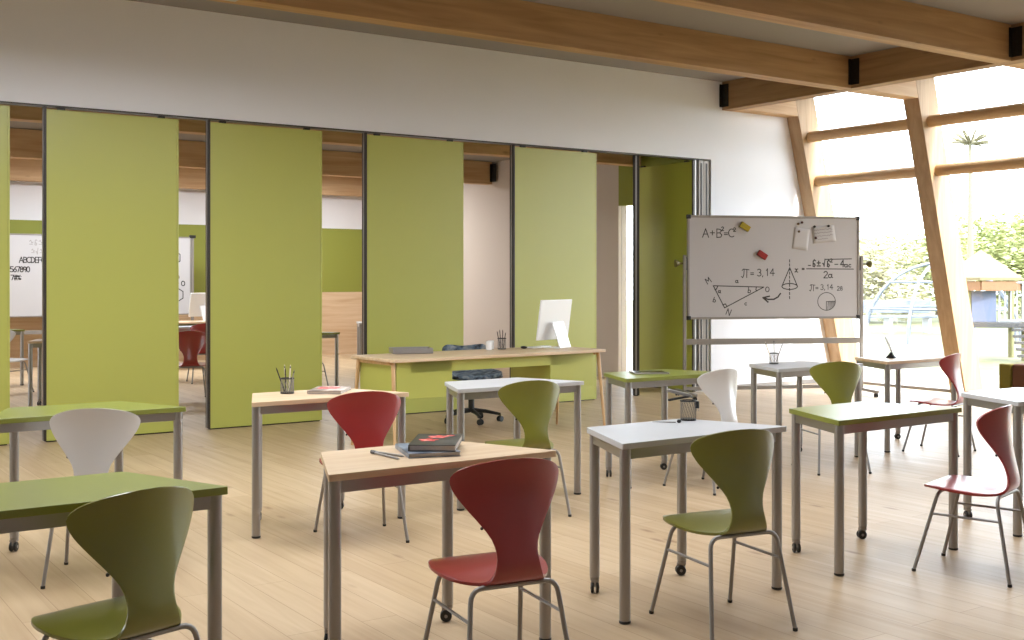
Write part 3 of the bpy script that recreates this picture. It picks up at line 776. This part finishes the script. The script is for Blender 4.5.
i = ink(.009); i.text('x', 794.6, 272, 6.5); i.text('=', 801.8, 270.8, 4.2); i.line([(806.4,268.6),(854,268.8)]); i.text('-', 808, 267.2, 4); i.text('f', 812, 266.6, 7.2, wd=.011); i.text('P', 817, 266.2, 6.5, wd=.011)
i.text('v', 822.4, 265.6, 6.2, wd=.009); i.line([(824.8,259),(852,258.4)]); i.text('f', 826.6, 266.8, 7, wd=.011); i.text('2', 830.4, 261.8, 3.4); i.text('-', 835, 266.6, 5.2); i.text('4', 840.8, 266.6, 6.8, wd=.010); i.text('ac', 845, 266.8, 5.4)
i.text('2', 823.8, 277.8, 6.6); i.text('a', 828.4, 277.6, 7); i.build('written_formula', M['ink'], bd)
i = ink(.0065); i.text('p', 809.5, 291, 6.4); i.text('=', 815.6, 290.4, 4.8); i.text('3', 820.6, 289.6, 5); i.text(',', 824.4, 289.6, 4); i.text('14', 827.4, 289.4, 5); i.build('written_equation', M['ink'], bd)
i = ink(.0065); i.text('28', 837.4, 290.4, 4); i.build('written_number', M['ink'], bd)
i = ink(.0065); i.line([(826.6+9*math.cos(R(a)),301.6+9*math.sin(R(a))) for a in range(0,361,15)]); i.line([(826.4,310.6),(826.4,301.8),(835.6,301.4)])
for k in range(8):
    a = 6+k*10.5; i.line([(826.6+(1.5+k*.9)*1,302),(826.6+8.6*math.cos(R(88-a*.95)),301.8+8.6*math.sin(R(88-a*.95)))], .005)
i.build('drawn_pie_circle', M['ink'], bd)

def on_board(u, v, out): # board px -> world
    x = bx(u); a = bang; y = -.0105-out
    return (BL.x+x*math.cos(a)-y*math.sin(a), BL.y+x*math.sin(a)+y*math.cos(a), bz(v))
def eraser(u, v, mat, label):
    t = empty('board_eraser', on_board(u,v,0), bang); tag(t, label, 'eraser', 'magnetic erasers on the whiteboard')
    MB().box((0,-.022,0),(.125,.028,.07), 0, 0, R(32)).build('eraser_grip', mat, t, bevel=.005)
    MB().box((0,-.004,0),(.122,.008,.067), 0, 0, R(32)).build('felt', M['pen_d'], t)
eraser(744.2,226.8,M['yellow'],'yellow eraser stuck on the whiteboard near the top formula'); eraser(761.3,254.8,M['red'],'dark red eraser stuck on the whiteboard above pi')
def sheet(u, v, w, h, rot, label, lines):
    t = empty('pinned_note', on_board(u,v,0), bang); tag(t, label, 'paper', 'notes pinned on the whiteboard')
    m = MB(); N = 6; vs = []; fs = []
    for a in range(N+1):
        for b in range(N+1):
            px_, pz = (a/N-.5)*w, (b/N-.5)*h
            vs.append((px_*math.cos(rot)-pz*math.sin(rot), -.002-.014*(1-b/N)**2*(a/N), px_*math.sin(rot)+pz*math.cos(rot)))
    for a in range(N):
        for b in range(N): q = a*(N+1)+b; fs.append((q,q+N+1,q+N+2,q+1))
    o = m.add(vs,fs).build('sheet', M['paper'], t); s_ = o.modifiers.new('s','SOLIDIFY'); s_.thickness = .0008
    if lines:
        k = Ink(lambda u: u, lambda v: -v, .0035)
        for j in range(4):
            xx = -w*.42; zz = -h*.28+j*h*.18
            pts = []
            while xx < w*(.42 if j != 3 else .15): pts.append((xx*math.cos(rot)+zz*math.sin(rot), -(xx*math.sin(rot)-zz*math.cos(rot))+random.uniform(-.008,.008))); xx += .014
            k.line(pts)
        g_ = k.m; g_.v = [(v[0],v[1]-.0065,v[2]) for v in g_.v]; g_.build('handwriting', M['ink_grey2'], t, smooth=False)
M['ink_grey2'] = plain('grey_pencil_marks', (130,124,120), .8)
sheet(800.5,238.5,.20,.26,R(-8),'blank white note curling off the whiteboard, left of the written note',False)
sheet(823.5,233.6,.30,.20,R(6),'white note with faint handwriting pinned top right on the whiteboard',True)
def magnet(u, v, mat, label):
    o = MB().lathe([(.012,0),(.015,.003),(.015,.012),(.012,.015),(0,.015)], 14, Matrix.Rotation(math.pi/2,4,'X')).build('magnet', mat, loc=on_board(u,v,.004), rz=bang)
    tag(o, label, 'magnet', 'round magnets on the whiteboard')
M['mag_br'] = plain('brown_magnet', (92,66,30), .4); M['mag_rd'] = plain('dark_red_magnet', (70,22,20), .4)
magnet(797.6,223.3,M['mag_br'],'brown round magnet above the blank note, left one of the touching pair')
magnet(801.4,221.9,M['mag_rd'],'dark red round magnet above the blank note, right one of the touching pair')
magnet(798.3,231.0,M['mag_br'],'brown round magnet holding the blank curling note')
magnet(814.0,226.0,M['black'],'black round magnet at the upper left of the written note')
magnet(828.2,225.2,M['black'],'black round magnet at the upper right of the written note')
magnet(815.2,237.4,M['mag_rd'],'dark red round magnet at the left of the written note')

# ------------------------------------------------------------------ pouf by the window
pf = empty('upholstered_pouf', (11.66,6.80,0), R(0)); tag(pf, 'brown and olive upholstered block seat by the window at the right edge', 'seat')
MB().box2((-.30,-.30,.03),(.30,.198,.50)).build('pouf_body', M['brown'], pf, bevel=.03, seg=4)
MB().box2((-.312,.20,.04),(.30,.34,.495)).build('side_panel', M['olive'], pf, bevel=.015, seg=3)
for sx in (-1,1):
    for sy in (-1,1): MB().lathe([(.02,0),(.024,.004),(.024,.035)], 12, Matrix.Translation((sx*.22,sy*.22,0))).build('foot', M['black'], pf)

# ------------------------------------------------------------------ furniture of the far classroom
table('wood', 3.12, 12.98, 'wooden topped table seen through the leftmost partition gap', 0, 'tables in the far classroom')
table('green', 2.75, 16.1, 'green topped table behind the grey chair in the far classroom', 0, 'tables in the far classroom')
chair('white', 2.83, 15.1, -55, 'grey white shell chair seen through the leftmost partition gap', 'chairs in the far classroom')
chair('red', 4.44, 13.1, -15, 'nearer dark red shell chair seen through the second partition gap', 'chairs in the far classroom')
chair('red', 5.36, 15.2, -10, 'farther dark red shell chair seen through the second partition gap', 'chairs in the far classroom')
table('white', 5.5, 15.6, 'white topped table behind the red chairs in the far classroom', 0, 'tables in the far classroom')
table('green', 5.84, 12.98, 'green topped table end seen through the third partition gap', 0, 'tables in the far classroom')
chair('white', 5.77, 12.80, 25, 'pale shell chair mostly hidden behind the second full panel, third gap', 'chairs in the far classroom')
table('white', 8.42, 15.62, 'white topped table seen left of the third dark panel edge', 0, 'tables in the far classroom')
d2 = empty('teacher_desk', (6.6,17.35,0)); tag(d2, 'oak topped desk under the far computer seen through the second gap', 'desk'); desk_build(d2)
c2 = computer(6.20,17.6,R(20),'white computer on the far classroom desk seen through the second gap'); c2.location.z = TH+.0005
def far_board(x0, x1, y, z0, z1, label):
    t = empty('mobile_whiteboard', ((x0+x1)/2,y,0)); tag(t, label, 'whiteboard', 'whiteboards in the far classroom'); w = x1-x0
    b = MB().box2((-w/2,-.010,z0),(w/2,.012,z1)).build('board', M['board'], t, smooth=False)
    f = MB()
    f.box2((-w/2-.02,-.018,z0-.02),(w/2+.02,.018,z0)); f.box2((-w/2-.02,-.018,z1),(w/2+.02,.018,z1+.02))
    for s_ in (-1,1): f.box((s_*(w/2+.01),0,(z0+z1)/2),(.02,.036,z1-z0))
    f.build('board_frame', M['steel_dark'], t, bevel=.003)
    for s_ in (-1,1):
        MB().box2((s_*(w/2+.045)-.02,-.02,.03),(s_*(w/2+.045)+.02,.02,z1+.02)).build('upright', M['steel_dark'], t, bevel=.003)
        MB().box2((s_*(w/2+.045)-.02,-.35,.0),(s_*(w/2+.045)+.02,.3,.03)).build('foot', M['black'], t, bevel=.003)
        MB().box2((s_*(w/2+.045)-.05,-.03,z1+.0),(s_*(w/2+.045)+.05,.03,z1+.05)).build('knob', M['black'], t, bevel=.005)
    MB().box2((-w/2-.03,-.015,.55),(w/2+.03,.015,.61)).build('cross_rail', M['steel_dark'], t, bevel=.003)
    return t, b
t, b = far_board(2.6, 4.6, 18.85, .84, 2.10, 'whiteboard with alphabet and numbers seen through the leftmost gap')
k = Ink(lambda u: u, lambda v: 2.10-v, .014)
k.text('ABCDEFGI', .10, .43, .085, gap=-.08, wd=.011); k.build('written_alphabet', M['ink'], b); k = Ink(lambda u: u, lambda v: 2.10-v, .014); k.text('1567890', -.06, .575, .08, gap=-.02, wd=.011); k.build('written_numbers', M['ink'], b); k = Ink(lambda u: u, lambda v: 2.10-v, .014); k.text('7#%:', -.02, .70, .075, gap=0, wd=.011)
k.build('handwriting', M['ink'], b)
k = Ink(lambda u: u, lambda v: 2.10-v, .008); k.text('~f~A', .25, .16, .09); k.text('~v~', .28, .29, .08); k.build('faint_marks', M['ink_grey'], b)
t, b = far_board(4.75, 6.36, 18.75, .84, 2.10, 'whiteboard with drawn molecules seen through the second gap')
k = Ink(lambda u: u, lambda v: 2.10-v, .012)
for cx, cy in ((.55,.33),(.60,.95)):
    hx = [(cx+.10*math.cos(R(60*j+30)),cy+.11*math.sin(R(60*j+30))) for j in range(7)]; k.line(hx); k.line([hx[4],(hx[4][0],hx[4][1]-.14)]); k.text('O', hx[4][0]-.03, hx[4][1]-.15, .07)
k.line([(.60,.5),(.60,.70)]); k.text('8', .56, .78, .09); k.text('O', .66,.80,.08); k.build('drawn_molecules', M['ink'], b)

# ------------------------------------------------------------------ outdoors
struct(rect_mesh('lawn', (12.96,-40,-.20), (90,60,-.06), M['grass']))
struct(rect_mesh('terrace', (12.96,-8,-.059), (15.6,22,-.02), M['sand']))
def leafy(name, x, y, h, r, n, mat, label, grp='trees beyond the playground', sq=.75, trunk=.35):
    t = empty(name, (x,y,-.06)); tag(t, label, 'tree', grp)
    rng = random.Random(int(x*97+y*31))
    m = MB(); blobs = [(rng.uniform(-.55,.55)*r, rng.uniform(-.55,.55)*r, h-r*sq+rng.uniform(-.45,.45)*r*sq, rng.uniform(.4,.65)*r) for _ in range(9)]
    blobs.append((0,0,h-r*sq,r*.7))
    for k in range(n):
        bxx, byy, bzz, br = blobs[k % len(blobs)]
        a = rng.uniform(0,2*math.pi); ct = rng.uniform(-1,1); st = math.sqrt(1-ct*ct); rr = br*rng.uniform(.75,1.08)
        c = Vector((bxx+rr*st*math.cos(a), byy+rr*st*math.sin(a), bzz+rr*ct*sq))
        q = Matrix.Rotation(rng.uniform(0,6.3),3,'Z') @ Matrix.Rotation(rng.uniform(-1.2,1.2),3,'X'); s_ = rng.uniform(.07,.15)*(.6+h*.1)
        m.add([c+q@Vector((-s_,0,0)), c+q@Vector((0,-s_*.5,.02)), c+q@Vector((s_,0,0)), c+q@Vector((0,s_*.5,.02))], [(0,1,2,3)])
    m.build('foliage', mat, t, smooth=False)
    tr = MB(); tr.tube([(0,0,-.1),(.03*h,0,h*.3),(0,.02*h,h-r*sq)], [.05*h*.4,.035*h*.4,.02*h*.4], 8)
    for k in range(5):
        a = k*1.26; tr.tube([(0,0,h*.35+.08*h*k/5),(r*.45*math.cos(a),r*.45*math.sin(a),h-r*sq+.1*r)], [.012*h,.005*h], 6)
    tr.build('trunk', M['bark'], t)
    return t
def viewpt(u, Z):  # ground position under photo column u at depth Z
    yaw = R(55.4007); c_, s_ = math.cos(yaw), math.sin(yaw); x = (u-512)/1134.03*Z
    return (Z*c_+x*s_, Z*s_-x*c_)
trees = [(868,39,3.3,2.25,'leaf2','pale olive bushy tree just right of the whiteboard, nearest row'),
 (1010,39,3.8,2.4,'leaf','dense green tree behind the play tower, nearest row'),
 (937,46,3.9,2.4,'leaf','green tree behind the middle window post'),
 (1072,46,4.2,2.4,'leaf','green tree just outside the right edge'),
 (806,47,3.6,2.4,'leaf2','pale tree hidden behind the whiteboard'),
 (885,55,4.4,2.7,'leaf2','far pale tree left of the middle window post'),
 (986,56,5.0,2.8,'leaf','tall far tree rising above the play tower roof'),
 (1058,64,5.6,3.0,'leaf','tallest far tree at the right edge of the window')]
for u, Z, h, r, mt, lb in trees:
    x, y = viewpt(u, Z); leafy('garden_tree', x, y, h, r, 5200, M[mt], lb)
# tall slender palm / pole
x, y = viewpt(970, 30)
pm = empty('palm_tree', (x,y,-.06)); tag(pm, 'tall thin pale palm with a small feathery crown', 'tree')
M['palebark'] = plain('pale_palm_bark', (112,109,92), .8); M['frond'] = plain('pale_fronds', (110,105,84), .7)
MB().tube([(0,0,0),(.02,0,2.4),(0,0,5.05)], [.10,.075,.05], 10).build('trunk', M['palebark'], pm)
m = MB()
for k in range(26):
    a = k*2.399; el = .15+.9*((k*7)%10)/10
    L = .62
    P0 = Vector((0,0,5.03)); pts = [P0+Vector((math.cos(a)*L*t*math.cos(el)*1.0, math.sin(a)*L*t*math.cos(el), L*t*math.sin(el)-.10*t*t)) for t in (0,.33,.66,1)]
    m.tube(pts, [.012,.03,.035,.006], 5)
m.build('crown', M['frond'], pm)
# play tower
x, y = viewpt(990, 21.0)
vang = R(55.4-90-23)
pt = empty('play_tower', (x,y,-.06), R(-45)); tag(pt, 'small playground tower with yellow roof, blue panel and white railings', 'playground')
M['roof_y'] = plain('yellow_roof', (108,98,68), .6); M['soffit'] = plain('orange_timber', (120,84,56), .7); M['bluep'] = plain('light_blue_panel', (84,94,120), .5)
M['post_y'] = plain('yellow_green_post', (104,104,66), .6); M['white_metal'] = plain('white_painted_metal', (150,152,158), .4); M['deck'] = plain('grey_deck', (62,62,64), .8)
Rf = .80; zr = 1.50; apex = 2.02
m = MB(); n = 6
ring = [(Rf*math.cos(2*math.pi*k/n+.3)-.16, Rf*math.sin(2*math.pi*k/n+.3), zr) for k in range(n)]
ring2 = [(v[0],v[1],zr-.05) for v in ring]
m.add(ring+ring2+[(-.16,0,apex),(-.16,0,zr-.02)], [(k,(k+1)%n,12) for k in range(n)] + [(k,6+k,6+(k+1)%n,(k+1)%n) for k in range(n)] + [((k+1)%n+6,k+6,13) for k in range(n)])
m.build('roof', M['roof_y'], pt, smooth=False)
m = MB()
for k in range(n):
    a = Vector(ring2[k]); b = Vector(ring2[(k+1)%n]); c0 = (a+b)/2*.94; c0.z = zr-.15; d = b-a
    m.box(c0, (d.length*.92,.03,.17), math.atan2(d.y,d.x))
m.build('roof_beam', M['soffit'], pt, smooth=False)
for sx in (-1,1):
    for sy in (-1,1): MB().tube([(sx*.48,sy*.48,0),(sx*.48,sy*.48,zr-.12)], .055, 10).build('post', M['post_y'], pt)
MB().box((0,0,.64),(1.1,1.1,.09)).build('deck', M['deck'], pt, bevel=.01)
MB().box((-.22,-.51,.98),(.42,.03,.56)).build('side_panel', M['bluep'], pt, bevel=.005)
m = MB()
for k in range(6): m.tube([(.04+.10*k,-.53,.70),(.04+.10*k,-.53,1.40)], .016, 6)
m.tube([(.02,-.53,1.41),(.58,-.53,1.41)], .022, 6); m.tube([(.02,-.53,.72),(.58,-.53,.72)], .022, 6)
m.build('railing', M['white_metal'], pt)
m = MB()
for k in range(5): m.box((.42+.0*k,-.60-.10*k,.56-.11*k),(.36,.12,.05))
m.build('steps', M['deck'], pt, bevel=.006)
m = MB()
m.tube([(.62,-.48,0),(.62,-.48,1.35),(.66,-.48,1.5),(.78,-.48,1.58),(.98,-.48,1.60)], .025, 8); m.build('fireman_pole', M['white_metal'], pt)
# climbing arch
x, y = viewpt(940, 27.0)
ca = empty('climbing_dome', (x,y,-.06), R(-32)); tag(ca, 'white and pale blue arched climbing frame on the lawn', 'playground')
M['blue_tube'] = plain('pale_blue_steel', (98,106,120), .35)
for k in range(4):
    a = R(45*k); m = MB(); m.tube([(1.85*math.cos(R(t))*math.cos(a),1.85*math.cos(R(t))*math.sin(a),1.86*math.sin(R(t))) for t in range(0,181,10)], .035, 8); m.build('arch', M['blue_tube'], ca)
for z, r in ((.78,1.68),(1.40,1.22)):
    m = MB(); m.tube([(r*math.cos(R(t)),r*math.sin(R(t)),z) for t in range(0,361,15)], .025, 8); m.build('ring', M['blue_tube'], ca)
# low bench / wall
x, y = viewpt(888, 31)
bn = empty('garden_bench', (x,y,-.06), R(-30)); tag(bn, 'low pale blue bench beyond the climbing frame', 'bench')
MB().box((0,0,.45),(2.6,.45,.07)).build('bench_seat', M['blue_tube'], bn, bevel=.01); MB().box((0,.22,.72),(2.6,.05,.35)).build('backrest', M['blue_tube'], bn, bevel=.01)
for sx in (-1.1,0,1.1): MB().box((sx,0,.21),(.08,.4,.42)).build('leg', M['white_metal'], bn)

# ------------------------------------------------------------------ light
M['diffuser'] = plain('fill_lamp_diffuser', (240,240,236), .6)
_b = M['diffuser'].node_tree.nodes['Principled BSDF']; _b.inputs['Emission Color'].default_value = (.90,.95,1,1); _b.inputs['Emission Strength'].default_value = .8
def fill_lamp(x, y, z, sx, sy, watts, label, group):  # added fill light out of view, an area light in an invented fitting
    t = empty('fill_lamp', (x,y,z)); tag(t, label, 'lamp', group)
    b = MB(); 
    for s_ in (-1,1): b.box((s_*(sx/2+.02),0,-.03),(.04,sy+.08,.06)); b.box((0,s_*(sy/2+.02),-.03),(sx,.04,.06))
    b.build('fill_lamp_frame', M['alu'], t, bevel=.003)
    MB().box((0,0,-.012),(sx,sy,.02)).build('fill_lamp_back', M['diffuser'], t, smooth=False)
    if z > 3.4:
        for sa in (-1,1):
            for sb in (-1,1): MB().tube([(sa*sx*.4,sb*sy*.4,0),(sa*sx*.4,sb*sy*.4,ZC-z)], .003, 6).build('hanging_wire', M['alu'], t)
    L = bpy.data.lights.new('fill_light', 'AREA'); L.shape = 'RECTANGLE'; L.size = sx; L.size_y = sy; L.energy = watts; L.color = LCOL
    o = bpy.data.objects.new('fill_light', L); COL.objects.link(o); o.parent = t; o.location = (0,0,-.035)
LCOL = (.90,.95,1)
LW = 25
for x, y, k in ((-1.6,3.58,.25),(1.9,3.58,.7),(5.0,3.58,.95),(-1.6,5.52,.35),(1.9,5.52,.95),(4.75,5.52,1.3),(-1.2,7.46,.8),(2.2,7.46,2.0)):
    if 1:
        fill_lamp(x, y, ZB-.03, 1.7, 1.2, LW*k, 'added flat fill lamp, out of view, between two glulam beams above the pupils tables', 'added fill lamps of the near classroom')
for x in (1.5,5.0,8.5):  # hidden behind the beam, added to brighten the far classroom walls
    fill_lamp(x, 17.3, 3.339, 1.6, 1.0, 80, 'added flat fill lamp hidden in the far classroom', 'added fill lamps of the far classroom')
w = bpy.data.worlds.new('sky'); sc.world = w; w.use_nodes = True
nt = w.node_tree; bg = nt.nodes['Background']
tc = nt.nodes.new('ShaderNodeTexCoord'); nz = nt.nodes.new('ShaderNodeTexNoise'); nz.inputs['Scale'].default_value = 2.2; nz.inputs['Detail'].default_value = 5
mp = nt.nodes.new('ShaderNodeMapping'); mp.inputs['Scale'].default_value = (1,1,3)
nt.links.new(tc.outputs['Generated'], mp.inputs['Vector']); nt.links.new(mp.outputs['Vector'], nz.inputs['Vector'])
cr = nt.nodes.new('ShaderNodeValToRGB'); cr.color_ramp.elements[0].position = .4; cr.color_ramp.elements[0].color = (.76,.86,1,1); cr.color_ramp.elements[1].position = .6; cr.color_ramp.elements[1].color = (.95,.97,1,1)
nt.links.new(nz.outputs['Fac'], cr.inputs['Fac']); nt.links.new(cr.outputs['Color'], bg.inputs['Color'])
bg.inputs['Strength'].default_value = 6.2
sun = bpy.data.lights.new('sun', 'SUN'); sun.energy = 6.0; sun.angle = R(2); sun.color = (1,.96,.9)
so = bpy.data.objects.new('sun', sun); COL.objects.link(so)
# light travels towards -X (into the building) and +Y, steeply down
d = Vector((-.12,.80,-.60)); so.rotation_euler = d.to_track_quat('-Z','Y').to_euler(); so.location = (14,-6,8)

# ------------------------------------------------------------------ camera
cam = bpy.data.cameras.new('camera'); co = bpy.data.objects.new('camera', cam); COL.objects.link(co)
co.location = (0,0,1.413); co.rotation_euler = (R(90),0,R(55.4007-90))
cam.sensor_fit = 'HORIZONTAL'; cam.sensor_width = 36; cam.lens = 36*1134.03/1024
cam.shift_x = 0; cam.shift_y = -(320-279.1)/1024; cam.clip_start = .05; cam.clip_end = 300
sc.camera = co
sc.view_settings.view_transform = 'Standard'; sc.view_settings.look = 'None'; sc.view_settings.gamma = 1; sc.view_settings.exposure = 0.84
sc.view_settings.use_curve_mapping = False
cy = sc.cycles; cy.max_bounces = 10; cy.diffuse_bounces = 6; cy.glossy_bounces = 4; cy.transparent_max_bounces = 12; cy.transmission_bounces = 6
cy.caustics_reflective = False; cy.caustics_refractive = False; cy.sample_clamp_indirect = 6; cy.use_denoising = True
